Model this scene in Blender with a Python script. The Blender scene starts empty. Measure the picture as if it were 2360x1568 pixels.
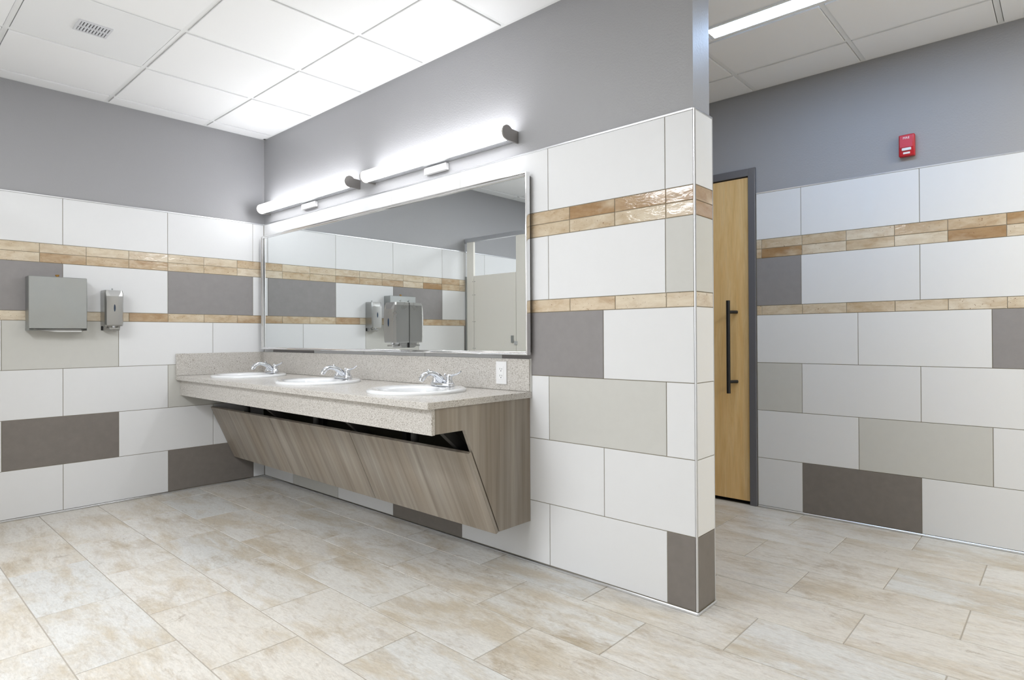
import bpy, bmesh, math, random
from mathutils import Matrix, Vector
random.seed(7)
S = bpy.context.scene
COL = S.collection

# ------------------------------------------------------------------ camera
YAW, PIT, ROL = -0.73971, 0.00434, -0.00536
CX, CY, CZ = 4.7445, -2.26982, 1.10355
cd = bpy.data.cameras.new('camera'); cam = bpy.data.objects.new('camera', cd); COL.objects.link(cam)
_cy, _sy, _cp, _sp = math.cos(YAW), math.sin(YAW), math.cos(PIT), math.sin(PIT)
_d = Vector((_sy*_cp, _cy*_cp, _sp)); _r = Vector((_cy, -_sy, 0)); _u = _r.cross(_d)
_cr, _sr = math.cos(ROL), math.sin(ROL)
_rt = _cr*_r + _sr*_u; _up = -_sr*_r + _cr*_u
cam.matrix_world = Matrix(((_rt.x, _up.x, -_d.x, CX), (_rt.y, _up.y, -_d.y, CY), (_rt.z, _up.z, -_d.z, CZ), (0, 0, 0, 1)))
cd.sensor_fit = 'HORIZONTAL'; cd.sensor_width = 36; cd.lens = 1409.85/2360*36
cd.shift_y = -14.58/2360; cd.clip_start = 0.02
S.camera = cam

# ------------------------------------------------------------------ world, lights, exposure
w = bpy.data.worlds.new('world'); S.world = w; w.use_nodes = True
w.node_tree.nodes['Background'].inputs[0].default_value = (0.9, 0.95, 1, 1)
w.node_tree.nodes['Background'].inputs[1].default_value = 0.0
S.view_settings.view_transform = 'Standard'; S.view_settings.look = 'None'
S.view_settings.gamma = 1; S.view_settings.use_curve_mapping = False
S.view_settings.exposure = 0.0
TUBE = 16.0          # strength of the two wall tubes
STRIP = 33.0         # strength of the corridor ceiling strip

def area(name, loc, sx, sy, power, color, rot=(0, 0, 0)):
    l = bpy.data.lights.new(name, 'AREA'); l.shape = 'RECTANGLE'; l.size = sx; l.size_y = sy
    l.energy = power; l.color = color
    o = bpy.data.objects.new(name, l); o.location = loc; o.rotation_euler = rot; COL.objects.link(o)
    return o
# unseen ceiling lights added outside the frame, places and strengths set for brightness
area('added_ceiling_light', (2.65, -2.85, 2.66), 1.2, 0.3, 48, (0.93, 0.96, 1.0))
area('added_ceiling_light', (2.0, -3.45, 2.66), 1.2, 0.6, 50, (0.93, 0.96, 1.0))
area('added_ceiling_light', (2.4, -1.15, 2.66), 0.6, 0.6, 6, (0.95, 0.97, 1.0))  # added to lift the floor beside the vanity
area('added_ceiling_light', (5.9, 0.80, 2.66), 1.2, 0.14, 50, (1.0, 0.93, 0.78))
area('added_ceiling_light', (2.9, 0.42, 2.66), 0.6, 0.14, 4.5, (1.0, 0.95, 0.86))  # added weak lamp that brightens the corridor door

# ------------------------------------------------------------------ material helpers
def L(c):
    return tuple(((v/255)/12.92 if v/255 <= 0.04045 else ((v/255+0.055)/1.055)**2.4) for v in c) + (1,)
def mat(name, col, rough=0.5, metal=0.0, spec=0.5, **k):
    m = bpy.data.materials.new(name); m.use_nodes = True
    b = m.node_tree.nodes['Principled BSDF']
    b.inputs['Base Color'].default_value = col if len(col) == 4 else tuple(col)+(1,)
    b.inputs['Roughness'].default_value = rough; b.inputs['Metallic'].default_value = metal
    b.inputs['Specular IOR Level'].default_value = spec
    for kk, v in k.items(): b.inputs[kk.replace('_', ' ')].default_value = v
    return m
class NT:
    def __init__(s, m): s.t = m.node_tree; s.b = s.t.nodes['Principled BSDF']
    def n(s, typ, **k):
        x = s.t.nodes.new(typ)
        for a, v in k.items(): setattr(x, a, v)
        return x
    def l(s, a, b): s.t.links.new(a, b)
    def coords(s, scale=(1, 1, 1), rnd=True, rot=(0, 0, 0)):
        tc = s.n('ShaderNodeTexCoord'); mp = s.n('ShaderNodeMapping'); mp.inputs['Scale'].default_value = scale
        mp.inputs['Rotation'].default_value = rot
        s.l(tc.outputs['Object'], mp.inputs['Vector'])
        if rnd:
            oi = s.n('ShaderNodeObjectInfo'); mu = s.n('ShaderNodeMath', operation='MULTIPLY'); mu.inputs[1].default_value = 57.0
            s.l(oi.outputs['Random'], mu.inputs[0])
            cb = s.n('ShaderNodeCombineXYZ')
            for i in range(3): s.l(mu.outputs[0], cb.inputs[i])
            s.l(cb.outputs[0], mp.inputs['Location'])
        return mp.outputs[0]
    def rnd(s): return s.n('ShaderNodeObjectInfo').outputs['Random']
    def noise(s, vec, scale, detail=3, rough=0.5, dist=0.0):
        x = s.n('ShaderNodeTexNoise'); x.inputs['Scale'].default_value = scale; x.inputs['Detail'].default_value = detail
        x.inputs['Roughness'].default_value = rough; x.inputs['Distortion'].default_value = dist
        s.l(vec, x.inputs['Vector']); return x.outputs['Fac']
    def ramp(s, fac, stops, interp='LINEAR'):
        x = s.n('ShaderNodeValToRGB'); e = x.color_ramp.elements; x.color_ramp.interpolation = interp
        e[0].position, e[0].color = stops[0]; e[1].position, e[1].color = stops[-1]
        for p, c in stops[1:-1]:
            q = e.new(p); q.color = c
        s.l(fac, x.inputs[0]); return x.outputs[0]
    def mix(s, fac, a, b, mode='MIX'):
        x = s.n('ShaderNodeMix', data_type='RGBA', blend_type=mode)
        for sock, v in ((x.inputs[0], fac), (x.inputs[6], a), (x.inputs[7], b)):
            if isinstance(v, (int, float, tuple)): sock.default_value = v
            else: s.l(v, sock)
        return x.outputs[2]
    def bump(s, h, strength=0.2, dist=0.002):
        x = s.n('ShaderNodeBump'); x.inputs['Strength'].default_value = strength; x.inputs['Distance'].default_value = dist
        s.l(h, x.inputs['Height']); s.l(x.outputs[0], s.b.inputs['Normal'])
G = lambda v: (v, v, v, 1)

def wall_tile_mat(name, col, var=0.03, rough=0.42):
    m = mat(name, col, rough, spec=0.4); t = NT(m); c = t.coords()
    n = t.noise(c, 22, 5, 0.6)
    a = tuple(x*(1-var) for x in col[:3])+(1,); b = tuple(min(1, x*(1+var)) for x in col[:3])+(1,)
    base = t.mix(n, a, b)
    v = t.ramp(t.rnd(), [(0, G(0.965)), (1, G(1.0))])
    t.l(t.mix(1.0, base, v, 'MULTIPLY'), t.b.inputs['Base Color'])
    t.bump(t.noise(c, 260, 2), 0.08, 0.0006)
    return m
M = {}
M['tile_white'] = wall_tile_mat('white_wall_tile', (0.785, 0.79, 0.795, 1), 0.012)
M['tile_greige'] = wall_tile_mat('greige_wall_tile', (0.61, 0.605, 0.57, 1), 0.03)
M['tile_taupe'] = wall_tile_mat('taupe_wall_tile', (0.205, 0.184, 0.166, 1), 0.14, 0.5)
M['tile_grey'] = wall_tile_mat('grey_wall_tile', (0.285, 0.270, 0.268, 1), 0.10, 0.5)

m = mat('glazed_tan_tile', (0.5, 0.4, 0.28), 0.1, spec=0.6, Coat_Weight=0.4, Coat_Roughness=0.05); t = NT(m)
c = t.coords((1, 1, 1)); c2 = t.coords((0.45, 1, 1))
base = t.ramp(t.rnd(), [(0, L((224, 213, 194))), (0.45, L((213, 198, 173))), (0.75, L((203, 182, 153))), (1, L((172, 140, 102)))])
pat = t.ramp(t.noise(c2, 26, 6, 0.65, 0.4), [(0.38, G(0)), (0.66, G(1))])
base = t.mix(pat, base, t.mix(1.0, base, (0.78, 0.70, 0.61, 1), 'MULTIPLY'))
sp = t.ramp(t.noise(c, 120, 2), [(0.68, G(0)), (0.74, G(1))])
base = t.mix(sp, base, L((120, 82, 50)))
base = t.mix(t.ramp(t.noise(c2, 14, 3), [(0.5, G(0)), (0.72, G(0.5))]), base, L((226, 214, 190)))
t.l(base, t.b.inputs['Base Color'])
cb_ = t.coords((0.6, 1, 1.4))
t.bump(t.noise(cb_, 24, 3, 0.5, 0.5), 0.38, 0.006)
M['accent'] = m

m = mat('tan_floor_tile', (0.6, 0.55, 0.47), 0.36, spec=0.45); t = NT(m)
cr = t.coords((1, 1, 1)); cs = t.coords((0.5, 1.35, 1)); cf = t.coords((0.45, 1.6, 1))
base = t.ramp(t.rnd(), [(0, L((207, 207, 204))), (0.5, L((214, 211, 205))), (1, L((208, 203, 194)))])
def lay(base, vec, sc, lo, hi, amt, col, det=9, rg=0.68, dist=0.4):
    f = t.ramp(t.noise(vec, sc, det, rg, dist), [(lo, G(0)), (hi, G(amt))])
    return t.mix(f, base, col)
base = lay(base, cs, 4.2, 0.47, 0.62, 0.70, L((184, 170, 146)))
base = lay(base, cs, 6.5, 0.52, 0.68, 0.45, L((196, 194, 191)))
base = lay(base, cs, 3.0, 0.56, 0.68, 0.80, L((160, 144, 118)), rg=0.78)
base = lay(base, cf, 22, 0.50, 0.68, 0.50, L((160, 144, 124)), rg=0.8, dist=0.8)
base = lay(base, cf, 30, 0.54, 0.70, 0.40, L((224, 221, 214)), rg=0.8)
base = lay(base, cr, 9.0, 0.60, 0.70, 0.70, L((130, 114, 92)), rg=0.82)
n4 = t.ramp(t.noise(cf, 90, 6, 0.8), [(0.35, G(0.84)), (0.65, G(1.07))])
base = t.mix(1.0, base, n4, 'MULTIPLY')
t.l(base, t.b.inputs['Base Color'])
t.bump(t.noise(cf, 46, 7, 0.75), 0.35, 0.0018)
M['floor_tile'] = m

M['grout'] = mat('wall_grout', L((146, 139, 124)), 0.9, spec=0.1)
M['floor_grout'] = mat('floor_grout', L((166, 160, 150)), 0.9, spec=0.1)
m = mat('grey_wall_paint', (0.36, 0.36, 0.37), 0.42, spec=0.4); t = NT(m)
c = t.coords(rnd=False); t.bump(t.noise(c, 120, 3, 0.6), 0.5, 0.002)
M['paint'] = m
m = mat('ceiling_board', (0.93, 0.935, 0.94), 0.85, spec=0.1); t = NT(m)
c = t.coords(); t.bump(t.noise(c, 240, 3, 0.6), 0.25, 0.001)
M['ceil'] = m
M['ceil_panel'] = mat('smooth_ceiling_panel', (0.88, 0.89, 0.90), 0.6, spec=0.2)
M['tee'] = mat('white_grid_steel', (0.88, 0.89, 0.89), 0.5)
M['plenum'] = mat('plenum_grey', (0.35, 0.35, 0.35), 0.9)

def quartz(name, light=0.91, rough=0.22):
    m = mat(name, (0.5, 0.47, 0.42), rough, spec=0.5); t = NT(m); c = t.coords(rnd=False)
    v = t.n('ShaderNodeTexVoronoi'); v.inputs['Scale'].default_value = 380; t.l(c, v.inputs['Vector'])
    sep = t.n('ShaderNodeSeparateColor'); t.l(v.outputs['Color'], sep.inputs[0])
    a = t.ramp(sep.outputs[0], [(0.0, L((140, 133, 123))), (0.10, L((172, 167, 158))), (0.14, L((194, 190, 183))), (0.6, L((206, 203, 196))), (1.0, L((226, 224, 219)))])
    v2 = t.n('ShaderNodeTexVoronoi'); v2.inputs['Scale'].default_value = 130; t.l(c, v2.inputs['Vector'])
    s2 = t.n('ShaderNodeSeparateColor'); t.l(v2.outputs['Color'], s2.inputs[0])
    dk = t.n('ShaderNodeMath', operation='LESS_THAN'); t.l(s2.outputs[1], dk.inputs[0]); dk.inputs[1].default_value = 0.06
    dd = t.n('ShaderNodeMath', operation='LESS_THAN'); t.l(v2.outputs['Distance'], dd.inputs[0]); dd.inputs[1].default_value = 0.30
    mm = t.n('ShaderNodeMath', operation='MULTIPLY'); t.l(dk.outputs[0], mm.inputs[0]); t.l(dd.outputs[0], mm.inputs[1])
    base = t.mix(mm.outputs[0], a, L((118, 105, 90)))
    base = t.mix(1.0, base, (light, light*0.985, light*0.985, 1), 'MULTIPLY')
    t.l(base, t.b.inputs['Base Color']); return m
M['quartz'] = quartz('speckled_quartz')
def laminate(name):
    m = mat(name, (0.3, 0.27, 0.23), 0.45, spec=0.4); t = NT(m)
    c = t.coords((15, 15, 0.45), rnd=True)
    a = t.ramp(t.noise(c, 1.6, 5, 0.65, 0.3), [(0.22, L((128, 121, 112))), (0.5, L((160, 153, 144))), (0.78, L((184, 178, 169)))])
    f = t.ramp(t.noise(t.coords((150, 150, 1.6)), 1.2, 4, 0.7), [(0.3, G(0.91)), (0.7, G(1.04))])
    b = t.ramp(t.noise(t.coords((5, 5, 1.2)), 1.3, 2, 0.5), [(0.35, (0.94, 0.93, 0.91, 1)), (0.7, (0.84, 0.78, 0.70, 1))])
    base = t.mix(1.0, t.mix(1.0, a, f, 'MULTIPLY'), b, 'MULTIPLY')
    t.l(base, t.b.inputs['Base Color']); return m
M['laminate'] = laminate('grey_brown_laminate')
m = mat('maple_veneer', (0.5, 0.35, 0.2), 0.4, spec=0.35); t = NT(m)
c = t.coords((9, 9, 0.9), rnd=False)
a = t.ramp(t.noise(c, 2.2, 6, 0.65, 0.8), [(0.25, L((228, 184, 118))), (0.55, L((241, 204, 144))), (0.8, L((247, 216, 164)))])
f = t.ramp(t.noise(t.coords((60, 60, 2.5), rnd=False), 2, 4, 0.7), [(0.3, G(0.9)), (0.7, G(1.04))])
t.l(t.mix(1.0, a, f, 'MULTIPLY'), t.b.inputs['Base Color'])
M['maple'] = m
M['chrome'] = mat('chrome', (0.74, 0.76, 0.80), 0.05, 1.0)
M['frame_chrome'] = mat('polished_frame_steel', (0.84, 0.84, 0.85), 0.13, 1.0)
M['mirror'] = mat('mirror_silver', (0.84, 0.87, 0.875), 0.0, 1.0)
M['alu'] = mat('brushed_aluminium', (0.72, 0.73, 0.75), 0.28, 1.0)
def brushed(name, col, rough, sc):
    m = mat(name, col, rough, 1.0); t = NT(m)
    n = t.noise(t.coords(sc), 1, 4, 0.6); t.bump(n, 0.12, 0.0006)
    rr = t.ramp(t.noise(t.coords((9, 9, 9)), 1, 3), [(0.3, G(rough*0.85)), (0.7, G(rough*1.25))])
    t.l(rr, t.b.inputs['Roughness']); return m
M['steel'] = brushed('brushed_stainless', (0.40, 0.415, 0.41, 1), 0.42, (30, 30, 500))
M['steel_soft'] = brushed('satin_stainless', (0.44, 0.44, 0.43, 1), 0.30, (400, 400, 20))
M['brass'] = mat('brass_key', L((176, 134, 70)), 0.3, 1.0)
M['black'] = mat('black_coat', (0.012, 0.012, 0.013), 0.4)
M['dark'] = mat('dark_steel', (0.03, 0.028, 0.025), 0.6)
M['inner'] = mat('cavity_shade_brown', (0.045, 0.038, 0.026), 0.8)  # dark colour stands for the unlit cavity under the counter
M['window'] = mat('sight_window', L((16, 44, 70)), 0.15)
M['lettergrey'] = mat('etched_mark', (0.30, 0.30, 0.32), 0.5, 0.6)
M['porcelain'] = mat('white_porcelain', (0.80, 0.81, 0.82), 0.08, spec=0.6, Coat_Weight=0.5, Coat_Roughness=0.03)
M['plastic'] = mat('white_plastic', (0.82, 0.82, 0.82), 0.35)
M['paper'] = mat('paper_towel', (0.84, 0.84, 0.82), 0.9)
M['slot'] = mat('slot_shadow', (0.05, 0.05, 0.05), 0.7)
M['red'] = mat('red_plastic', L((190, 22, 34)), 0.3)
M['redface'] = mat('red_faceplate', L((205, 60, 78)), 0.4)
M['lens'] = mat('clear_strobe_lens', (0.82, 0.87, 0.92), 0.1)
M['white'] = mat('white_print', (0.85, 0.85, 0.85), 0.5)
M['jamb'] = mat('grey_frame_paint', (0.135, 0.135, 0.148), 0.38)
M['partition'] = mat('cream_partition', (0.89, 0.86, 0.79), 0.4)
M['cap'] = mat('grey_metal_cap', (0.40, 0.38, 0.36), 0.35, 0.9)
M['vent'] = mat('white_vent_metal', (0.72, 0.73, 0.76), 0.5)
M['caulk'] = mat('white_caulk', (0.8, 0.8, 0.78), 0.5)
def emis(name, col, s):
    m = mat(name, (0.8, 0.8, 0.8, 1), 0.4); b = m.node_tree.nodes['Principled BSDF']
    b.inputs['Emission Color'].default_value = col; b.inputs['Emission Strength'].default_value = s; return m
M['tube'] = emis('lit_tube_diffuser', (0.965, 0.975, 1.0, 1), TUBE)
M['strip'] = emis('lit_strip_lens', (0.45, 0.66, 1.0, 1), STRIP)

# ------------------------------------------------------------------ object helpers
def prop(o, label=None, cat=None, group=None, kind=None):
    if label: o['label'] = label
    if cat: o['category'] = cat
    if group: o['group'] = group
    if kind: o['kind'] = kind
    return o
def empty(name, loc, label, cat, group=None, rz=0):
    o = bpy.data.objects.new(name, None); o.location = loc; o.rotation_euler = (0, 0, rz); o.empty_display_size = 0.05
    COL.objects.link(o); return prop(o, label, cat, group)
def link(name, me, parent=None, loc=(0, 0, 0), rot=(0, 0, 0)):
    o = bpy.data.objects.new(name, me); o.location = loc; o.rotation_euler = rot; COL.objects.link(o)
    if parent: o.parent = parent
    return o
def fin(bm, name, mats, parent=None, loc=(0, 0, 0), rot=(0, 0, 0), smooth=None):
    bmesh.ops.recalc_face_normals(bm, faces=bm.faces)
    me = bpy.data.meshes.new(name); bm.to_mesh(me); bm.free()
    for mm in (mats if isinstance(mats, (list, tuple)) else [mats]): me.materials.append(mm)
    if smooth is not None:
        for p in me.polygons: p.use_smooth = True
        me.set_sharp_from_angle(angle=math.radians(smooth))
    return link(name, me, parent, loc, rot)
def box(bm, x0, x1, y0, y1, z0, z1, bev=0, mi=0, seg=1):
    r = bmesh.ops.create_cube(bm, size=1)
    vs = r['verts']
    for v in vs:
        v.co = Vector((x0+(v.co.x+.5)*(x1-x0), y0+(v.co.y+.5)*(y1-y0), z0+(v.co.z+.5)*(z1-z0)))
    fs = set(f for v in vs for f in v.link_faces)
    for f in fs: f.material_index = mi
    if bev:
        es = list(set(e for v in vs for e in v.link_edges))
        bmesh.ops.bevel(bm, geom=es, offset=bev, segments=seg, profile=0.5, affect='EDGES', material=mi)
def bx(name, x0, x1, y0, y1, z0, z1, m, parent=None, bev=0, seg=1, smooth=None, loc=(0, 0, 0), centre=False):
    bm = bmesh.new()
    if centre:
        c = ((x0+x1)/2, (y0+y1)/2, (z0+z1)/2); loc = tuple(loc[i]+c[i] for i in range(3))
        box(bm, x0-c[0], x1-c[0], y0-c[1], y1-c[1], z0-c[2], z1-c[2], bev, 0, seg)
    else: box(bm, x0, x1, y0, y1, z0, z1, bev, 0, seg)
    return fin(bm, name, m, parent, loc, smooth=smooth)
def prism(bm, pts, axis, a0, a1, mi=0):
    """extrude a closed polygon; axis 0: pts=(y,z) along x; 1: pts=(x,z) along y; 2: pts=(x,y) along z"""
    def P(p, a): return {0: (a, p[0], p[1]), 1: (p[0], a, p[1]), 2: (p[0], p[1], a)}[axis]
    A = [bm.verts.new(P(p, a0)) for p in pts]; B = [bm.verts.new(P(p, a1)) for p in pts]
    n = len(pts); fs = [bm.faces.new(A), bm.faces.new(B[::-1])]
    for i in range(n): fs.append(bm.faces.new((A[i], A[(i+1) % n], B[(i+1) % n], B[i])))
    for f in fs: f.material_index = mi
    return fs
def tube(bm, pts, radii, seg=16, mi=0, flat=None):
    pts = [Vector(p) for p in pts]; rings = []
    prev = None
    for i, p in enumerate(pts):
        t = (pts[min(i+1, len(pts)-1)]-pts[max(i-1, 0)]).normalized()
        ref = Vector((1, 0, 0)) if abs(t.x) < 0.9 else Vector((0, 0, 1))
        a = (ref - t*ref.dot(t)).normalized()
        if prev is not None:
            a = (prev - t*prev.dot(t)).normalized()
        prev = a; b = t.cross(a)
        ra, rb = (radii[i] if isinstance(radii[i], tuple) else (radii[i], radii[i]))
        rings.append([bm.verts.new(p + a*ra*math.cos(2*math.pi*k/seg) + b*rb*math.sin(2*math.pi*k/seg)) for k in range(seg)])
    for A, B in zip(rings, rings[1:]):
        for k in range(seg): bm.faces.new((A[k], A[(k+1) % seg], B[(k+1) % seg], B[k])).material_index = mi
    bm.faces.new(rings[0]).material_index = mi; bm.faces.new(rings[-1][::-1]).material_index = mi
def lathe(bm, prof, cx=0, cy=0, seg=64, mi=0, close=True):
    """prof: list of (r, z, ox, oy)"""
    rings = []
    for q in prof:
        r, z = q[0], q[1]; ox, oy = (q[2], q[3]) if len(q) > 2 else (0, 0)
        rings.append([bm.verts.new((cx+ox+r*math.cos(2*math.pi*k/seg), cy+oy+r*math.sin(2*math.pi*k/seg), z)) for k in range(seg)])
    for A, B in zip(rings, rings[1:]):
        for k in range(seg): bm.faces.new((A[k], A[(k+1) % seg], B[(k+1) % seg], B[k])).material_index = mi
    if close:
        bm.faces.new(rings[0]).material_index = mi; bm.faces.new(rings[-1][::-1]).material_index = mi
def text_mesh(s, size, depth=0.0003):
    cu = bpy.data.curves.new('lettering', 'FONT'); cu.body = s; cu.size = size; cu.extrude = depth
    cu.align_x = 'CENTER'; cu.align_y = 'CENTER'; cu.resolution_u = 4
    o = bpy.data.objects.new('lettering', cu); COL.objects.link(o)
    dg = bpy.context.evaluated_depsgraph_get(); me = bpy.data.meshes.new_from_object(o.evaluated_get(dg))
    bpy.data.objects.remove(o); return me

# ------------------------------------------------------------------ tile pieces
D = 1.70677            # face of the far corridor wall
ZC = 2.684             # ceiling
XE = 3.655             # free end of the mirror wall
YB = -3.85             # back wall of the room
XR = 7.0               # right wall
TH = 0.163             # thickness of the mirror wall
PIT_ = 0.61435; RW = 0.3045; ZA = 0.0599; ACC = 0.24503
LV = [0.0, RW, 2*RW, 3*RW, 4*RW, 4*RW+ZA, 5*RW+ZA, 5*RW+2*ZA, 5*RW+3*ZA, 6*RW+3*ZA-0.001]
_cache = {}
def tile_mesh(wd, ht, th, ch, m, name):
    k = (round(wd, 4), round(ht, 4), th, ch, m.name)
    if k in _cache: return _cache[k]
    bm = bmesh.new(); rings = []
    for (i, y) in ((0, th), (0, ch), (ch, 0)):
        a, b = wd/2-i, ht/2-i
        rings.append([bm.verts.new((x, y, z)) for x, z in ((-a, -b), (a, -b), (a, b), (-a, b))])
    for A, B in zip(rings, rings[1:]):
        for q in range(4): bm.faces.new((A[q], A[(q+1) % 4], B[(q+1) % 4], B[q]))
    bm.faces.new(rings[2])
    bmesh.ops.recalc_face_normals(bm, faces=bm.faces)
    me = bpy.data.meshes.new(name)
    # normals outward: front face must look to -y
    bm.normal_update()
    f = [f for f in bm.faces if abs(f.normal.y) > 0.9][-1]
    if f.normal.y > 0: bmesh.ops.reverse_faces(bm, faces=bm.faces)
    bm.to_mesh(me); bm.free(); me.materials.append(m); _cache[k] = me
    return me
GAP = 0.0032
def put_tile(parent, side, face, u0, u1, z0, z1, m, accent=False, first_gap=True):
    g = GAP if not accent else 0.0026
    wd, ht = u1-u0-g, z1-z0-g
    if wd < 0.006 or ht < 0.006: return
    me = tile_mesh(wd, ht, 0.006, 0.0015 if accent else 0.0008, m, 'accent_tile' if accent else 'tile')
    u, z = (u0+u1)/2, (z0+z1)/2
    off = random.uniform(-0.0004, 0.0004) if accent else random.uniform(-0.0002, 0.0002)
    if side == 'y': loc, rz = (u, face+off, z), 0
    elif side == 'x': loc, rz = (face-off, u, z), math.pi/2
    elif side == 'Y': loc, rz = (u, face-off, z), math.pi
    rot = (random.uniform(-.004, .004), 0, rz+random.uniform(-.0015, .0015)) if accent else (0, 0, rz)
    return link('accent_tile' if accent else 'tile', me, parent, loc, rot)
def tile_wall(parent, side, face, umin, umax, E0, A0, colors, dz=0.0, holes=()):
    """colors: dict (row, k) -> material key; row 1..6; k index of the tile starting at joint k"""
    rows = {1: (0, 1, 'E'), 2: (1, 2, 'H'), 3: (2, 3, 'E'), 4: (3, 4, 'H'), 5: (5, 6, 'E'), 6: (8, 9, 'E')}
    for r, (a, b, ph) in rows.items():
        z0, z1 = LV[a]+dz, LV[b]+dz
        if r == 1: z0 = 0.012
        if r == 6: z1 -= 0.006
        st = E0 if ph == 'E' else E0 + PIT_*0.5036
        k = math.floor((umin-st)/PIT_)-1
        while st+k*PIT_ < umax:
            u0, u1 = max(umin, st+k*PIT_), min(umax, st+(k+1)*PIT_)
            if u1-u0 > 0.008:
                key = colors.get((r, k), 'tile_white')
                if key == 'tile_taupe' and r >= 4: key = 'tile_grey'      # the upper courses use the greyer tile
                put_tile(parent, side, face, u0, u1, z0, z1, M[key])
            k += 1
    for a, b in ((4, 5), (6, 7), (7, 8)):
        k = math.floor((umin-A0)/ACC)-1
        while A0+k*ACC < umax:
            u0, u1 = max(umin, A0+k*ACC), min(umax, A0+(k+1)*ACC)
            if u1-u0 > 0.008: put_tile(parent, side, face, u0, u1, LV[a]+dz, LV[b]+dz, M['accent'], True)
            k += 1
def core(name, lower, upper, zt=LV[9], z1=ZC+0.03):
    """wall body: grout-faced lower box and painted upper box"""
    bm = bmesh.new(); box(bm, *lower, -0.02, zt-0.002, mi=0); box(bm, *upper, zt-0.002, z1, mi=1)
    o = fin(bm, name, [M['grout'], M['paint']]); return prop(o, kind='structure')

W_, Gr, T_ = 'tile_white', 'tile_greige', 'tile_taupe'
# left wall: joints E0 = -1.3185 (k=0)
wl = core('wall_left', (-0.12, -0.0025, YB-0.1, TH), (-0.12, -0.009, YB-0.1, TH))
tile_wall(wl, 'x', 0.0, YB, -0.001, -1.31849, -1.43771,
          {(5, 1): T_, (5, -1): T_, (4, -1): Gr, (3, 1): Gr, (2, -1): T_, (1, 1): T_, (5, -4): T_, (4, -3): T_, (3, -3): Gr, (1, -2): T_})
# mirror wall
wm = core('wall_back', (-0.12, XE-0.003, 0.0025, TH-0.003), (-0.12, XE-0.010, 0.009, TH-0.008))
tile_wall(wm, 'y', 0.0, 0.001, XE-0.007, 0.45289, 3.03708,
          {(5, 5): Gr, (4, -1): T_, (4, 3): T_, (3, 4): Gr, (1, 0): Gr, (1, 2): T_, (1, 5): T_, (4, 0): W_})
# free end of the mirror wall
for r, (a, b, key) in {1: (0, 1, T_), 2: (1, 2, W_), 3: (2, 3, W_), 4: (3, 4, W_), 5: (5, 6, Gr), 6: (8, 9, W_)}.items():
    put_tile(wm, 'x', XE, 0.007, TH-0.003, (0.012 if r == 1 else LV[a]), LV[b]-(0.006 if r == 6 else 0), M[key])
for a, b in ((4, 5), (6, 7), (7, 8)): put_tile(wm, 'x', XE, 0.007, TH-0.003, LV[a], LV[b], M['accent'], True)
# far corridor wall (with the door opening on its left)
DF0, DF1 = 2.235, 3.250
bm = bmesh.new()
zt = LV[9]+0.013
box(bm, DF1-0.002, XR, D+0.0025, D+0.15, -0.02, zt-0.002, mi=0); box(bm, DF1-0.002, XR, D+0.008, D+0.15, zt-0.002, ZC+0.03, mi=1)
box(bm, 1.7, DF0, D+0.008, D+0.15, -0.02, ZC+0.03, mi=1); box(bm, DF0, DF1-0.002, D+0.008, D+0.15, 2.19, ZC+0.03, mi=1)
wf = prop(fin(bm, 'wall_far', [M['grout'], M['paint']]), kind='structure')
tile_wall(wf, 'y', D, DF1+0.003, 6.95, 3.52495, 3.52997,
          {(5, -1): T_, (4, 1): T_, (3, -1): Gr, (2, 0): Gr, (1, 0): T_, (5, 3): T_, (2, 3): T_, (3, 4): Gr}, dz=0.0131)
# walls that close the room outside the frame
def plain(name, x0, x1, y0, y1):
    bm = bmesh.new(); box(bm, x0, x1, y0, y1, -0.02, 2.0, mi=0); box(bm, x0, x1, y0, y1, 2.0, ZC+0.03, mi=1)
    return prop(fin(bm, name, [M['tile_white'], M['paint']]), kind='structure')
plain('wall_front', -0.12, XR+0.1, YB-0.1, YB-0.001)
plain('wall_right', XR, XR+0.1, YB, D+0.15)
bm = bmesh.new(); box(bm, 1.6, 1.7, TH, D+0.15, -0.02, ZC+0.03)
prop(fin(bm, 'wall_corridor', M['paint']), kind='structure')

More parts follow.
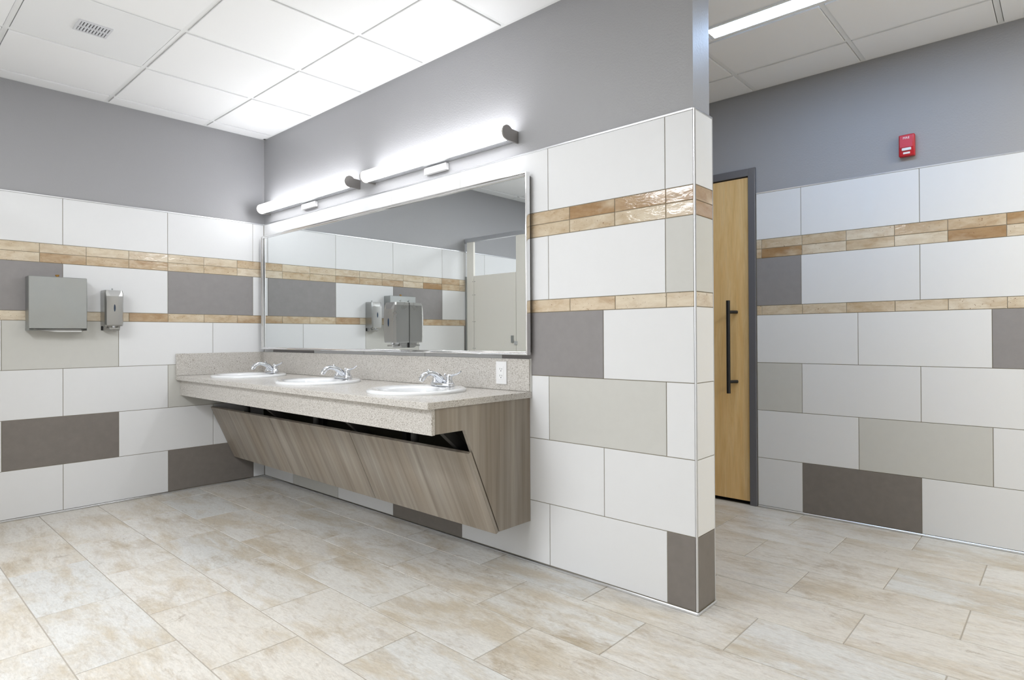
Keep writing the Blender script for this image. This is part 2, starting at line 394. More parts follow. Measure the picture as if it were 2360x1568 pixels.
# ------------------------------------------------------------------ floor
bm = bmesh.new(); box(bm, -0.1, XR+0.05, YB-0.05, D+0.16, -0.06, -0.0022)
floor = prop(fin(bm, 'floor', M['floor_grout']), kind='structure')
ys = [-1.754, -1.444, -1.131, -0.817, -0.505, -0.188, 0.137, 0.449, 0.768, 1.094, 1.417, 1.733]
while ys[0] > YB: ys.insert(0, ys[0]-0.3125)
i0 = ys.index(-1.754)
_fc = {}
for i, (ya, yb) in enumerate(zip(ys, ys[1:])):
    ph = 1.113 if (i-i0) % 2 == 0 else 0.813
    ya, yb = max(ya, YB), min(yb, D)
    if yb-ya < 0.02: continue
    spans = []
    if ya < -0.1 and yb > 0.05: spans = [(0.0, XR)]
    elif ya > 0.1: spans = [(1.7, XR)]
    else: spans = [(0.0, XR)]
    for umin, umax in spans:
        k = math.floor((umin-ph)/0.605)-1
        while ph+k*0.605 < umax:
            u0, u1 = max(umin, ph+k*0.605), min(umax, ph+(k+1)*0.605); k += 1
            if u1-u0 < 0.02: continue
            g = 0.0042
            key = (round(u1-u0, 3), round(yb-ya, 3))
            if key not in _fc:
                b2 = bmesh.new(); rings = []
                for ins, z in ((0, -0.008), (0, -0.0012), (0.0014, 0)):
                    a, b = (u1-u0-g)/2-ins, (yb-ya-g)/2-ins
                    rings.append([b2.verts.new((x, y, z)) for x, y in ((-a, -b), (a, -b), (a, b), (-a, b))])
                for A, B in zip(rings, rings[1:]):
                    for q in range(4): b2.faces.new((A[q], A[(q+1) % 4], B[(q+1) % 4], B[q]))
                b2.faces.new(rings[2])
                me = bpy.data.meshes.new('floor_tile'); b2.to_mesh(me); b2.free(); me.materials.append(M['floor_tile']); _fc[key] = me
            link('floor_tile', _fc[key], floor, ((u0+u1)/2, (ya+yb)/2, random.uniform(-0.0004, 0.0)))

# ------------------------------------------------------------------ ceiling
bm = bmesh.new(); box(bm, -0.1, XR+0.1, YB-0.1, D+0.16, ZC+0.045, ZC+0.10)
ceil = prop(fin(bm, 'ceiling', M['plenum']), kind='structure')
gx = [0.155+0.62*k for k in range(0, 12)]; gy = [-0.457-0.6265*k for k in range(0, 6)][::-1] + [0.155, 0.7165, 0.8795, 1.373]
SX0, SX1, SY0, SY1 = 3.352, 4.60, 0.729, 0.867     # corridor strip fixture opening
FW = 0.0115            # half width of the exposed tee flange
def tee_bars():
    for x in gx:
        if x < XR:
            bx('tee', x-FW, x+FW, YB, -0.0, ZC-0.0, ZC+0.006, M['tee'], ceil, centre=True)
            if x > 1.7: bx('tee', x-FW, x+FW, (TH if x < XE else 0.0), (0.7165 if SX0 < x < SX1 else D), ZC-0.0, ZC+0.006, M['tee'], ceil, centre=True)
            if SX0 < x < SX1: bx('tee', x-FW, x+FW, 0.8795, D, ZC-0.0, ZC+0.006, M['tee'], ceil, centre=True)
    for y in gy:
        if y < -0.02: bx('tee', 0, XR, y-FW, y+FW, ZC-0.0003, ZC+0.0057, M['tee'], ceil, centre=True)
        elif y < TH: bx('tee', XE, XR, y-FW, y+FW, ZC-0.0003, ZC+0.0057, M['tee'], ceil, centre=True)
        else: bx('tee', 1.7, XR, y-FW, y+FW, ZC-0.0003, ZC+0.0057, M['tee'], ceil, centre=True)
tee_bars()
# wall angles
for a in ((-0.009, 0.026, YB, 0.009), (0, 3.645, -0.018, 0.009), (1.7, XR, D-0.014, D+0.008), (1.7, 3.645, TH-0.008, TH+0.014)):
    bx('wall_angle', a[0], a[1], a[2], a[3], ZC-0.0006, ZC+0.0054, M['tee'], ceil, centre=True)
_cc = {}
def ceil_tile(x0, x1, y0, y1, m, name='ceiling_tile', drop=0.007, rev=0.003):
    if x1-x0 < 0.03 or y1-y0 < 0.03: return
    key = (round(x1-x0, 3), round(y1-y0, 3), m.name, drop, rev)
    if key not in _cc:
        b2 = bmesh.new(); rings = []
        for ins, z in ((rev, 0.03), (rev, -drop+0.0015), (rev+0.0015, -drop)):
            a, b = (x1-x0)/2-ins, (y1-y0)/2-ins
            rings.append([b2.verts.new((x, y, z)) for x, y in ((-a, -b), (a, -b), (a, b), (-a, b))])
        for A, B in zip(rings, rings[1:]):
            for q in range(4): b2.faces.new((A[q], B[q], B[(q+1) % 4], A[(q+1) % 4]))
        b2.faces.new(rings[2][::-1])
        me = bpy.data.meshes.new(name); b2.to_mesh(me); b2.free(); me.materials.append(m); _cc[key] = me
    return link(name, _cc[key], ceil, ((x0+x1)/2, (y0+y1)/2, ZC))
xs = [0.0]+gx+[XR]; yy = [YB]+gy+[D]
for xa, xb in zip(xs, xs[1:]):
    xb = min(xb, XR)
    for ya, yb in zip(yy, yy[1:]):
        spans = [(xa, xb, ya, yb)]
        if ya < 0 < yb:
            spans = [(xa, min(xb, 3.645), ya, 0.0)] + ([(max(xa, 3.66), xb, ya, yb)] if xb > 3.68 else [])
            if xa < 3.645 and xb > 1.7: pass
        for (a, b, c, d_) in spans:
            if c > 0.1 and a < 1.7: a = 1.7
            if b-a < 0.03: continue
            pieces = [(a, b, c, d_)]
            if abs(c-0.7165) < 0.01:            # the narrow band that holds the strip fixture
                if a < SX0 and b > SX0: pieces = [(a, SX0+0.008, c, d_)]
                elif a < SX1 and b > SX1: pieces = [(SX1-0.008, b, c, d_)]
                elif a >= SX0 and b <= SX1: pieces = []
            for (p, q, r, s) in pieces:
                ins = FW-0.001
                vent_tile = abs(p-0.775) < 0.01 and abs(s+1.0835) < 0.01
                ceil_tile(p+(ins if p > 0 else 0.018), q-ins, r+ins, s-(ins if s != 0.0 else 0.011),
                          M['ceil_panel'] if vent_tile else M['ceil'], drop=0.003 if vent_tile else 0.007, rev=0.004)

# ceiling vent in the smooth panel
v = empty('ceiling_vent', (1.083, -1.407, ZC-0.003), 'small white louvred exhaust grille set in the smooth grey-white ceiling panel', 'vent')
bm = bmesh.new()
for a in ((-.068, .068, -.072, -.062), (-.068, .068, .062, .072), (-.068, -.058, -.062, .062), (.058, .068, -.062, .062)): box(bm, *a, -0.006, 0.0)
fin(bm, 'vent_frame', M['vent'], v)
bx('vent_core', -.058, .058, -.062, .062, -0.0005, 0.0, M['slot'], v)
for k in range(9):
    y = -0.054+k*0.0135
    bm = bmesh.new(); prism(bm, [(y-.0045, -.001), (y-.003, -.0055), (y+.0045, -.0035), (y+.0045, -.001)], 0, -.057, .057)
    fin(bm, 'slat', M['vent'], v)
bx('vent_divider', -.004, .004, -.062, .062, -0.0065, -0.001, M['vent'], v)

# ------------------------------------------------------------------ metal trims
def trim(name, x0, x1, y0, y1, z0, z1, m='alu', bev=0.0015):
    return prop(bx(name, x0, x1, y0, y1, z0, z1, M[m], bev=bev, centre=True), kind='structure')
zt0, zt1 = LV[9]-0.0075, LV[9]+0.0015
trim('trim_1', -0.001, 0.0025-0.0, YB, -0.001, zt0, zt1)
trim('trim_2', 0.0, XE-0.006, -0.0025, 0.009, zt0, zt1)
trim('trim_3', XE-0.009, XE+0.0015, 0.004, TH, zt0, zt1)
trim('trim_4', DF1+0.003, XR, D-0.0025, D+0.009, zt0+0.013, zt1+0.013)
trim('trim_5', XE-0.0085, XE+0.0012, -0.0012, 0.0075, 0.010, zt1, bev=0.003)
trim('trim_6', XE-0.006, XE+0.001, TH-0.004, TH+0.001, 0.010, zt1)
trim('baseboard_left', 0.0, 0.007, YB, -0.001, -0.001, 0.0115, bev=0.003)
trim('baseboard_back', 0.0, XE+0.004, -0.007, 0.0, -0.001, 0.0115, bev=0.003)
trim('baseboard_end', XE, XE+0.007, -0.006, TH+0.004, -0.001, 0.0115, bev=0.003)
trim('baseboard_far', DF1+0.003, XR, D-0.007, D, -0.001, 0.0125, bev=0.003)

# ------------------------------------------------------------------ door and frame
door = bpy.data.objects.new('door_1', None); door.location = (0, 0, 0); COL.objects.link(door); prop(door, kind='structure')
bm = bmesh.new(); FY = D-0.012
box(bm, 3.205, DF1, FY, D+0.12, 0.0, 2.185, 0.002); box(bm, DF0, DF0+0.05, FY, D+0.12, 0.0, 2.185, 0.002)
box(bm, DF0+0.05, 3.205, FY, D+0.12, 2.137, 2.185, 0.002)
fin(bm, 'door_frame', M['jamb'], door)
bx('door_leaf', DF0+0.054, 3.200, D+0.002, D+0.046, 0.022, 2.131, M['maple'], door, bev=0.001)
bx('door_gap_shade', DF0+0.05, 3.205, D+0.02, D+0.12, -0.002, 0.001, M['slot'], door)  # dark strip painted in for the shade of the gap under the door
bm = bmesh.new()
hx, hy = 3.088, D-0.058
tube(bm, [(hx, hy, 0.722), (hx, hy, 1.331)], [0.0125, 0.0125], 20)
for z in (1.2555, 0.7975):
    tube(bm, [(hx, hy, z), (hx+0.034, D+0.003, z)], [0.0105, 0.0105], 16)
fin(bm, 'door_handle', M['black'], door, smooth=40)

# ------------------------------------------------------------------ vanity base (skirts, end panel, brackets)
XV = 2.790
vb = empty('vanity_cabinet', (1.4, 0, 0.2), 'wall-hung grey-brown woodgrain vanity cabinet with three sloping skirt panels under the sinks', 'vanity')
def child_loc(o, parent):
    o.location = Vector(o.location)-Vector(parent.location); return o
sk = 0.018
# sloped plane: back of the skirt passes (y,z) = (-0.3989,0.5948) and (-0.229,0.2072)
p0 = Vector((0, -0.3989, 0.5948)); p1 = Vector((0, -0.2262, 0.2010)); sl = (p0-p1).normalized(); nrm = Vector((0, -sl.z, sl.y))
ang = math.atan2(sl.y, sl.z)
for xa, xb in ((0.006, 0.9225), (0.9270, 1.8480), (1.8525, XV)):
    bm = bmesh.new(); ln = (p0-p1).length
    box(bm, -(xb-xa)/2, (xb-xa)/2, -sk, 0, 0, ln, 0.0008)
    o = fin(bm, 'skirt_panel', M['laminate'], vb, ((xa+xb)/2, p1.y, p1.z), (-ang, 0, 0))
    o.location = Vector(o.location)-Vector(vb.location)
bm = bmesh.new()
prism(bm, [(-0.001, 0.803), (-0.606, 0.803), (-0.606, 0.695), (-0.4365, 0.695), (-0.3930, 0.5948), (-0.2207, 0.2010), (-0.001, 0.2010)], 0, XV-0.019, XV)
child_loc(fin(bm, 'end_panel', M['laminate'], vb), vb)
for x in (0.93, 1.85, 2.66):
    bm = bmesh.new()
    box(bm, x-0.02, x+0.02, -0.04, -0.001, 0.25, 0.80); box(bm, x-0.02, x+0.02, -0.60, -0.04, 0.765, 0.80)
    prism(bm, [(-0.04, 0.30), (-0.04, 0.36), (-0.50, 0.765), (-0.57, 0.765)], 0, x-0.016, x+0.016)
    child_loc(fin(bm, 'support_bracket', M['dark'], vb), vb)
bm = bmesh.new(); prism(bm, [(-0.03, 0.235), (-0.03, 0.25), (-0.226, 0.25), (-0.2195, 0.235)], 0, 0.01, XV-0.02)
child_loc(fin(bm, 'light_block_pan', M['dark'], vb), vb)  # added, unseen; blocks floor bounce so the space behind the skirts stays dark
child_loc(bx('added_dark_liner', 0.004, XV-0.0195, -0.0012-0.008, -0.0012, 0.235, 0.745, M['inner'], vb), vb)  # dark sheet added over the tile to deepen the shade under the counter
child_loc(bx('mounting_rail', 0.03, XV-0.02, -0.022, -0.001, 0.745, 0.80, M['dark'], vb), vb)

# ------------------------------------------------------------------ countertop
ZT, ZB = 0.833, 0.803
ct = empty('countertop', (1.4, -0.3, ZB), 'long speckled grey quartz countertop with backsplash, holding three white round sinks', 'countertop')
SINKS = [(0.470, -0.335), (1.402, -0.335), (2.335, -0.335)]
bm = bmesh.new(); box(bm, 0.002, 2.802, -0.655, -0.001, ZB, ZT, 0.0015)
slab = fin(bm, 'counter_slab', M['quartz'])
bm = bmesh.new()
for sx, sy in SINKS: lathe(bm, [(0.222, ZB-0.05), (0.222, ZT+0.05)], sx, sy, 64)
cutter = fin(bm, 'cutter', M['quartz'])
bo = slab.modifiers.new('b', 'BOOLEAN'); bo.operation = 'DIFFERENCE'; bo.object = cutter; bo.solver = 'EXACT'
dg = bpy.context.evaluated_depsgraph_get(); me = bpy.data.meshes.new_from_object(slab.evaluated_get(dg))
slab.modifiers.clear(); slab.data = me; bpy.data.objects.remove(cutter)
slab.parent = ct; slab.location = -Vector(ct.location)
child_loc(bx('apron', 0.002, XV, -0.625, -0.606, 0.692, ZB, M['quartz'], ct, bev=0.001), ct)
child_loc(bx('backsplash', 0.021, 2.802, -0.020, -0.0012, ZT+0.0008, 0.992, M['quartz'], ct, bev=0.0012), ct)
child_loc(bx('side_splash', 0.0012, 0.020, -0.655, -0.0012, ZT+0.0008, 0.992, M['quartz'], ct, bev=0.0012), ct)
child_loc(bx('caulk_bead', 2.8015, 2.8035, -0.012, -0.0008, ZT, 0.994, M['caulk'], ct), ct)

# ------------------------------------------------------------------ sinks and faucets
def sink(loc, label):
    e = empty('sink', loc, label, 'sink', 'round drop-in sinks along the countertop')
    bm = bmesh.new(); oy = -0.030; rb = 0.168
    prof = [(0.226, -0.030), (0.226, -0.001), (0.246, 0.0), (0.2475, 0.006), (0.244, 0.0125), (0.236, 0.0165), (0.226, 0.0175),
            (0.212, 0.0165, 0, oy*0.35), (0.190, 0.0150, 0, oy*0.8), (rb+0.006, 0.0135, 0, oy), (rb-0.003, 0.0095, 0, oy), (rb-0.010, 0.001, 0, oy),
            (rb-0.018, -0.03, 0, oy), (rb-0.032, -0.075, 0, oy*.9), (rb-0.066, -0.115, 0, oy*.7), (0.055, -0.136, 0, oy*.6), (0.022, -0.141, 0, oy*.5)]
    lathe(bm, prof, seg=72, close=False)
    # outer shell of the bowl
    out = [(0.226, -0.030), (0.19, -0.06, 0, oy*.6), (0.165, -0.09, 0, oy*.8), (0.12, -0.135, 0, oy*.7), (0.06, -0.155, 0, oy*.6), (0.022, -0.158, 0, oy*.5)]
    lathe(bm, out, seg=72, close=False)
    bmesh.ops.remove_doubles(bm, verts=bm.verts, dist=0.0002)
    fin(bm, 'basin', M['porcelain'], e, smooth=50)
    bm = bmesh.new(); lathe(bm, [(0.001, -0.1385, 0, oy*.5), (0.020, -0.1385, 0, oy*.5), (0.024, -0.1365, 0, oy*.5), (0.030, -0.1335, 0, oy*.5), (0.030, -0.143, 0, oy*.5)], seg=32, close=False)
    bmesh.ops.remove_doubles(bm, verts=bm.verts, dist=0.0002)
    fin(bm, 'drain', M['chrome'], e, smooth=40)
    yb = oy+rb-0.0155
    bm = bmesh.new()
    tube(bm, [(0, yb-0.0035, -0.016), (0, yb+0.004, -0.016)], [(0.015, 0.0055), (0.015, 0.0055)], 20)
    fin(bm, 'overflow_slot', M['slot'], e)
    bm = bmesh.new(); tube(bm, [(0, oy*.5, -0.15), (0, oy*.5, -0.33), (0, -0.005, -0.37), (0, 0.06, -0.37), (0, 0.30, -0.35)], [0.02, 0.02, 0.02, 0.018, 0.018], 16)
    fin(bm, 'waste_pipe', M['dark'], e, smooth=50)
    return e
def faucet(loc, label):
    e = empty('faucet', loc, label, 'faucet', 'chrome two-lever faucets on the sinks')
    # base plate with rounded ends
    bm = bmesh.new(); pts = []
    for k in range(24):
        a = 2*math.pi*k/24; pts.append((math.copysign(0.054, math.cos(a))+0.026*math.cos(a), 0.026*math.sin(a)))
    prism(bm, pts, 2, 0.0, 0.017)
    es = [ed for ed in bm.edges if abs(ed.verts[0].co.z-0.017) < 1e-5 and abs(ed.verts[1].co.z-0.017) < 1e-5]
    bmesh.ops.bevel(bm, geom=es, offset=0.004, segments=3, profile=0.5, affect='EDGES')
    fin(bm, 'base_plate', M['chrome'], e, smooth=40)
    bm = bmesh.new()
    tube(bm, [(0, 0.006, 0.010), (0, 0.0, 0.022), (0, -0.012, 0.036), (0, -0.032, 0.052), (0, -0.056, 0.064), (0, -0.080, 0.070), (0, -0.102, 0.069), (0, -0.121, 0.061), (0, -0.134, 0.047), (0, -0.139, 0.039)],
         [(0.030, 0.026), (0.027, 0.023), (0.023, 0.019), (0.0195, 0.0155), (0.017, 0.013), (0.016, 0.012), (0.016, 0.012), (0.0165, 0.0135), (0.016, 0.0145), (0.0145, 0.0135)], 20)
    sp_ = fin(bm, 'spout', M['chrome'], e, smooth=50)
    bm = bmesh.new(); tube(bm, [(0, -0.1385, 0.041), (0, -0.1425, 0.031)], [0.0105, 0.0105], 16)
    fin(bm, 'aerator', M['chrome'], sp_, smooth=40)
    bm = bmesh.new(); tube(bm, [(0, 0.017, 0.012), (0, 0.017, 0.052)], [0.0025, 0.0025], 10)
    tube(bm, [(0, 0.017, 0.050), (0, 0.017, 0.054), (0, 0.017, 0.060), (0, 0.017, 0.064)], [0.003, 0.006, 0.006, 0.002], 12)
    fin(bm, 'lift_rod', M['chrome'], e, smooth=50)
    for s in (-1, 1):
        bm = bmesh.new()
        lathe(bm, [(0.0240, 0.010), (0.0235, 0.019), (0.0185, 0.027), (0.0165, 0.036), (0.0165, 0.043), (0.0170, 0.050), (0.0145, 0.057), (0.008, 0.0615), (0.001, 0.0625)], s*0.052, 0, 24)
        h = fin(bm, 'handle_hub', M['chrome'], e, smooth=50)
        bm = bmesh.new()
        tube(bm, [(s*0.054, 0, 0.052), (s*0.070, 0.002, 0.056), (s*0.092, 0.006, 0.061), (s*0.114, 0.010, 0.069), (s*0.126, 0.013, 0.078)],
             [(0.0065, 0.0065), (0.0055, 0.006), (0.0045, 0.006), (0.004, 0.0075), (0.0028, 0.006)], 12)
        fin(bm, 'lever', M['chrome'], h, smooth=50)
    return e
names = [('white round drop-in sink nearest the left corner of the countertop', 'chrome two-lever faucet on the sink nearest the left corner'),
         ('white round drop-in sink in the middle of the three', 'chrome two-lever faucet on the middle sink'),
         ('white round drop-in sink nearest the outlet and the open end of the countertop', 'chrome two-lever faucet on the sink nearest the white outlet')]
for (sx, sy), (a, b) in zip(SINKS, names):
    sink((sx, sy, ZT), a)
    faucet((sx+0.006, sy+0.163, ZT+0.0165), b)

# ------------------------------------------------------------------ outlet in the backsplash
o = empty('power_outlet', (2.6205, -0.020, 0.9195), 'white rectangular power outlet plate set in the backsplash near the counter end', 'outlet')
bx('cover_plate', -.0365, .0365, -0.006, 0.0, -.0575, .0575, M['plastic'], o, bev=0.0025, seg=2)
bx('receptacle', -.0165, .0165, -0.0075, -0.005, -.033, .033, M['white'], o, bev=0.0008)
for z in (-0.017, 0.017):
    bm = bmesh.new(); box(bm, -.0075, -.0055, -.0079, -.0070, z-.001, z+.008); box(bm, .0055, .0075, -.0079, -.0070, z-.001, z+.007)
    tube(bm, [(0, -.0079, z-.007), (0, -.0070, z-.007)], [0.0028, 0.0028], 10)
    fin(bm, 'socket_slots', M['slot'], o)

# ------------------------------------------------------------------ mirror
MX0, MX1, MZ0, MZ1 = 0.042, 2.813, 1.012, 1.899
mr = empty('mirror', ((MX0+MX1)/2, 0, MZ0), 'wide wall mirror in a slim polished metal frame above the countertop', 'mirror')
prof = [(0.0, -0.020), (0.0, -0.0435), (0.0015, -0.0462), (0.005, -0.0475), (0.0085, -0.0455), (0.0100, -0.0415), (0.0130, -0.0405), (0.0160, -0.0370), (0.0165, -0.0275), (0.0165, -0.020)]
bm = bmesh.new(); rings = []
for ins, y in prof:
    rings.append([bm.verts.new((x, y, z)) for x, z in ((MX0+ins, MZ0+ins), (MX1-ins, MZ0+ins), (MX1-ins, MZ1-ins), (MX0+ins, MZ1-ins))])
n = len(rings)
for i in range(n):
    A, B = rings[i], rings[(i+1) % n]
    for q in range(4): bm.faces.new((A[q], A[(q+1) % 4], B[(q+1) % 4], B[q]))
child_loc(fin(bm, 'mirror_frame', M['frame_chrome'], mr, smooth=35), mr)
child_loc(bx('mirror_glass', MX0+0.015, MX1-0.015, -0.0292, -0.021, MZ0+0.015, MZ1-0.015, M['mirror'], mr), mr)
child_loc(bx('mirror_backing', MX0+0.012, MX1-0.012, -0.0209, -0.0015, MZ0+0.012, MZ1-0.012, M['dark'], mr), mr)

# ------------------------------------------------------------------ wall tubes
def vanity_light(x0, x1, label):
    zc, yc, r = 2.104, -0.068, 0.0345
    e = empty('vanity_light', ((x0+x1)/2, 0, zc), label, 'wall light', 'lit tube wall lights above the mirror')
    hw = (x1-x0)/2
    bm = bmesh.new(); seg = 28; A = []; B = []
    pts = []
    for k in range(seg+1):
        a = math.radians(60+240*k/seg)      # opening towards the wall
        pts.append((yc+r*math.cos(a), r*math.sin(a)))
    prism(bm, pts, 0, -hw+0.009, hw-0.009)
    fin(bm, 'diffuser', M['tube'], e, smooth=30)
    bm = bmesh.new(); prism(bm, [(0.008, -0.026), (-0.036, -0.030), (-0.052, -0.030), (-0.052, -0.0275), (-0.036, -0.0275), (-0.036, 0.022), (0.008, 0.022)], 0, -hw+0.009, hw-0.009)
    fin(bm, 'channel', M['cap'] if False else M['alu'], e)
    for s in (-1, 1):
        bm = bmesh.new(); pts = [(0.008, 0.022), (-0.040, 0.0245)]
        for k in range(19):
            a = math.radians(48+222*k/18); pts.append((yc+(r+0.0025)*math.cos(a), (r+0.0025)*math.sin(a)))
        pts += [(0.008, -0.037)]
        prism(bm, pts, 0, s*hw, s*(hw-0.009))
        fin(bm, 'end_cap', M['cap'], e, smooth=30)
    bx('canopy', -0.095, 0.093, -0.016, 0.008, -0.072, -0.034, M['plastic'], e, bev=0.002)
    return e
vanity_light(0.095, 1.335, 'lit white tube wall light nearest the room corner, over the mirror')
vanity_light(1.495, 2.715, 'lit white tube wall light over the right half of the mirror')

# ------------------------------------------------------------------ soap dispensers
def soap(loc, rz, label):
    e = empty('soap_dispenser', loc, label, 'soap dispenser', 'brushed steel soap dispensers', rz)
    # local: x across, -y away from the wall, z up; 0.112 wide, 0.118 deep, 0.245 high; origin at bottom on the wall
    bm = bmesh.new(); Wd, Dp, H = 0.0535, 0.111, 0.235
    # z, front depth, corner depth, side depth, half width, front-corner fraction, centre fraction
    rows = [(0.0, .955, .945, .80, .97, .80, .5), (0.006, .975, .965, .83, .99, .82, .5), (0.035, 1, .99, .86, 1, .84, .5), (0.150, 1, .99, .86, 1, .84, .46),
            (0.196, 1, .955, .85, 1, .86, .44), (0.219, .93, .90, .84, 1, .88, .66), (H, .87, .86, .80, .93, .87, .80)]
    rings = []
    for z, f, c_, sd, wq, cf, cc in rows:
        w0, w1, wc, d, d1, dd = Wd*wq, Wd*wq*cf, Wd*wq*cc, Dp*f, Dp*c_, Dp*sd
        rings.append([bm.verts.new(p) for p in ((-w0, -0.0022, z), (-w0, -dd, z), (-w1, -d1, z), (-wc, -d, z), (wc, -d, z), (w1, -d1, z), (w0, -dd, z), (w0, -0.0022, z))])
    for A, B in zip(rings, rings[1:]):
        for q in range(8): bm.faces.new((A[q], A[(q+1) % 8], B[(q+1) % 8], B[q]))
    bm.faces.new(rings[0]); bm.faces.new(rings[-1][::-1])
    fin(bm, 'housing', M['steel_soft'], e, smooth=9)
    bx('back_plate', -0.0510, 0.0510, -0.0032, -0.0002, -0.028, H-0.002, M['black'], e)
    bm = bmesh.new(); pts = []
    for k in range(20):
        a = 2*math.pi*k/20; pts.append((0.0052*math.cos(a)*abs(math.cos(a))**0.2, 0.118+0.024*math.sin(a)))
    prism(bm, pts, 1, -Dp-0.0012, -Dp+0.004)
    fin(bm, 'sight_window', M['window'], e)
    bm = bmesh.new(); prism(bm, [(-0.0032, 0.002), (-0.0032, -0.030), (-0.040, -0.030), (-0.050, -0.026), (-0.066, 0.002)], 0, -0.044, 0.044)
    fin(bm, 'lower_body', M['steel_soft'], e)
    bm = bmesh.new(); tube(bm, [(0, -0.078, 0.001), (0, -0.079, -0.010), (0, -0.081, -0.018)], [0.009, 0.008, 0.005], 14)
    fin(bm, 'nozzle', M['chrome'], e, smooth=40)
    bm = bmesh.new(); pts = []
    for cx_, cy_, a0 in ((0.020, -0.064, 0), (-0.020, -0.064, 90), (-0.020, -0.092, 180), (0.020, -0.092, 270)):
        for k in range(5):
            a = math.radians(a0+22.5*k); pts.append((cx_+0.010*math.cos(a), cy_+0.010*math.sin(a)))
    inner = [(x*0.82, -0.077+(y+0.077)*0.76) for x, y in pts]
    ra = [[bm.verts.new((x, y, z)) for x, y in P] for P, z in ((pts, -0.012), (pts, -0.021), (inner, -0.021), (inner, -0.012))]
    for i in range(4):
        A, B = ra[i], ra[(i+1) % 4]
        for q in range(20): bm.faces.new((A[q], A[(q+1) % 20], B[(q+1) % 20], B[q]))
    fin(bm, 'push_lever', M['steel_soft'], e)
    bm = bmesh.new()
    tube(bm, [(0.006, -0.030, H-0.001), (0.006, -0.030, H+0.008)], [0.0022, 0.0022], 10)
    tube(bm, [(0.003, -0.030, H+0.012), (0.010, -0.030, H+0.012)], [0.0055, 0.004], 12)
    fin(bm, 'lock_key', M['steel'], e)
    return e
soap((0.0005, -1.061, 1.186), math.pi/2, 'brushed steel soap dispenser on the left wall beside the square towel dispenser')
s2 = soap((1.834, -0.0292, 1.070), 0, 'brushed steel soap dispenser fixed on the face of the mirror')

# ------------------------------------------------------------------ paper towel dispenser
e = empty('towel_dispenser', (0.0, -1.360, 1.155), 'square brushed steel paper towel dispenser on the left wall with a towel hanging out', 'towel dispenser', rz=math.pi/2)
Wd, Dp, H = 0.149, 0.100, 0.333
bm = bmesh.new()
box(bm, -Wd, Wd, -Dp, -0.0005, 0.012, H, 0.003)
fin(bm, 'housing', M['steel'], e)
bm = bmesh.new(); box(bm, -Wd-0.0005, -Wd+0.002, -0.0995, -0.002, 0.0, 0.014); box(bm, Wd-0.002, Wd+0.0005, -0.0995, -0.002, 0.0, 0.014)
box(bm, -Wd, Wd, -0.012, -0.0008, 0.0, 0.013)
fin(bm, 'lower_lip', M['steel'], e)
bx('towel_slot', -Wd+0.01, Wd-0.01, -Dp+0.006, -0.014, 0.0095, 0.0125, M['slot'], e)
bm = bmesh.new(); N = 12; vs = []
for i in range(N+1):
    x = -Wd+0.03+i*(2*Wd-0.055)/N; q = i/N
    sag = 0.002+0.016*min(1, q*2.2)
    vs.append([bm.verts.new((x, -0.068, 0.010)), bm.verts.new((x, -0.074, 0.010-sag*0.6)), bm.verts.new((x, -0.078, 0.010-sag)), bm.verts.new((x, -0.070, 0.0092-sag)), bm.verts.new((x, -0.060, 0.0095))])
for A, B in zip(vs, vs[1:]):
    for q in range(4): bm.faces.new((A[q], A[q+1], B[q+1], B[q]))
fin(bm, 'paper_towel', M['paper'], e, smooth=60)
bm = bmesh.new()
tube(bm, [(0.0, -0.060, H-0.001), (0.0, -0.060, H+0.010)], [0.005, 0.005], 10)
tube(bm, [(-0.010, -0.060, H+0.012), (0.010, -0.060, H+0.012)], [0.004, 0.006], 10)
fin(bm, 'lock_key', M['brass'], e)

# ------------------------------------------------------------------ fire alarm strobe on the far wall
e = empty('fire_alarm', (4.086, D+0.008, 2.145), 'small red fire alarm strobe high on the far grey wall', 'fire alarm')
bx('back_housing', -.0375, .0375, -0.034, 0.0, -.060, .060, M['red'], e, bev=0.006, seg=3, smooth=40)
bx('face_panel', -.031, .028, -0.037, -0.030, -.012, .054, M['redface'], e, bev=0.001)
bx('strobe_lens', -.022, .022, -0.042, -0.033, -.030, -.015, M['lens'], e, bev=0.003, seg=2)
bx('info_label', -.016, .016, -0.0348, -0.033, -.048, -.038, M['white'], e)
fl = link('fire_lettering', text_mesh('FIRE', 0.0175), e, (-0.001, -0.0373, 0.039), (math.pi/2, 0, 0)); fl.data.materials.clear(); fl.data.materials.append(M['white'])

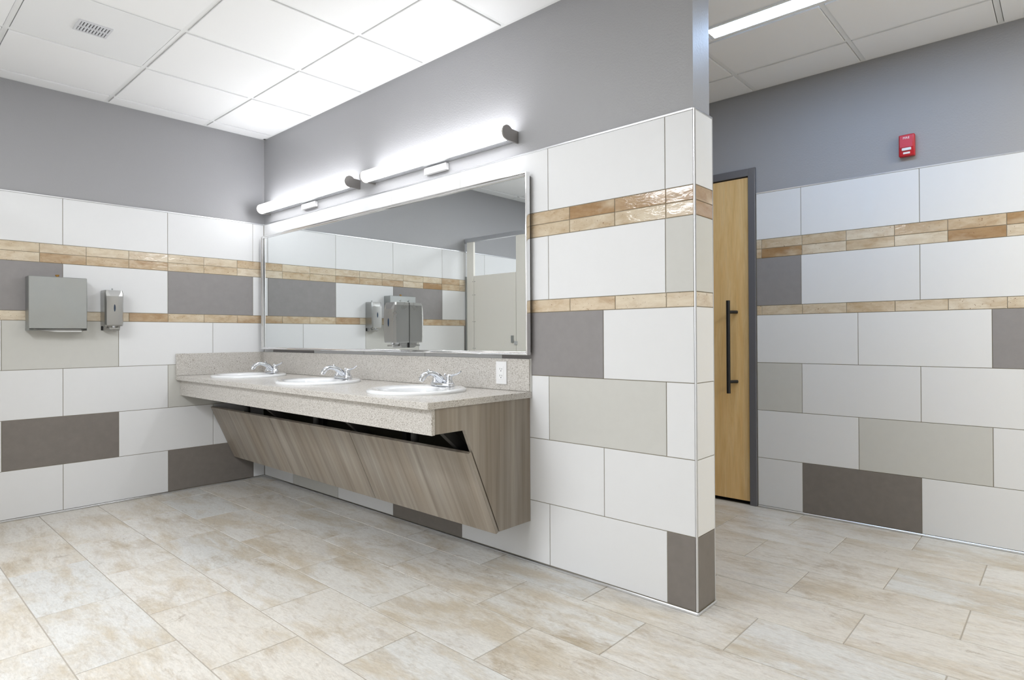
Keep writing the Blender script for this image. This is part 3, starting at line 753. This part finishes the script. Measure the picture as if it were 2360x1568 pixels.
# ------------------------------------------------------------------ recessed strip light in the corridor ceiling
e = empty('ceiling_light', ((SX0+SX1)/2, (SY0+SY1)/2, ZC), 'long lit recessed ceiling strip light over the corridor', 'ceiling light')
hx_, hy_ = (SX1-SX0)/2, (SY1-SY0)/2
bm = bmesh.new()
for a in ((-hx_, hx_, -hy_, -hy_+.016), (-hx_, hx_, hy_-.016, hy_), (-hx_, -hx_+.012, -hy_+.016, hy_-.016), (hx_-.012, hx_, -hy_+.016, hy_-.016)): box(bm, *a, -0.006, 0.02)
fin(bm, 'fixture_frame', M['tee'], e)
bx('light_lens', -hx_+.012, hx_-.012, -hy_+.016, hy_-.016, -0.004, 0.002, M['strip'], e)

# ------------------------------------------------------------------ toilet stall seen in the mirror
YS = -2.253
e = empty('toilet_stall', (0.5, YS, 0.0), 'cream toilet stall front with metal headrail, seen in the mirror', 'toilet stall')
def part(name, x0, x1, y0, y1, z0, z1, m, bev=0.001): return child_loc(bx(name, x0, x1, y0, y1, z0, z1, M[m], e, bev=bev), e)
part('pilaster', 0.022, 0.122, YS-0.030, YS-0.006, 0.08, 2.098, 'partition')
part('pilaster', 0.722, 0.960, YS-0.030, YS-0.006, 0.08, 2.098, 'partition')
part('pilaster_shoe', 0.018, 0.126, YS-0.034, YS-0.002, 0.0, 0.085, 'steel'); part('pilaster_shoe', 0.718, 0.964, YS-0.034, YS-0.002, 0.0, 0.085, 'steel')
dd = part('stall_door', 0.128, 0.716, YS-0.030, YS-0.007, 0.30, 1.738, 'partition')
part('headrail', 0.002, 0.985, YS-0.036, YS+0.004, 2.098, 2.140, 'alu')
part('wall_bracket', 0.0012, 0.022, YS-0.032, YS+0.004, 0.10, 1.738, 'steel')
part('side_panel', 0.836, 0.860, YB+0.002, YS-0.032, 0.30, 1.76, 'partition')
part('latch_plate', 0.660, 0.688, YS-0.008, YS+0.006, 1.040, 1.112, 'steel')
part('latch_keeper', 0.700, 0.738, YS-0.008, YS+0.004, 1.020, 1.056, 'alu')
for z in (0.42, 0.70, 0.98, 1.26, 1.54, 1.68):
    for x in (0.112, 0.140):
        bm = bmesh.new(); tube(bm, [(x, YS-0.008, z), (x, YS-0.0035, z)], [0.005, 0.004], 10)
        child_loc(fin(bm, 'rivet', M['steel'], e), e)
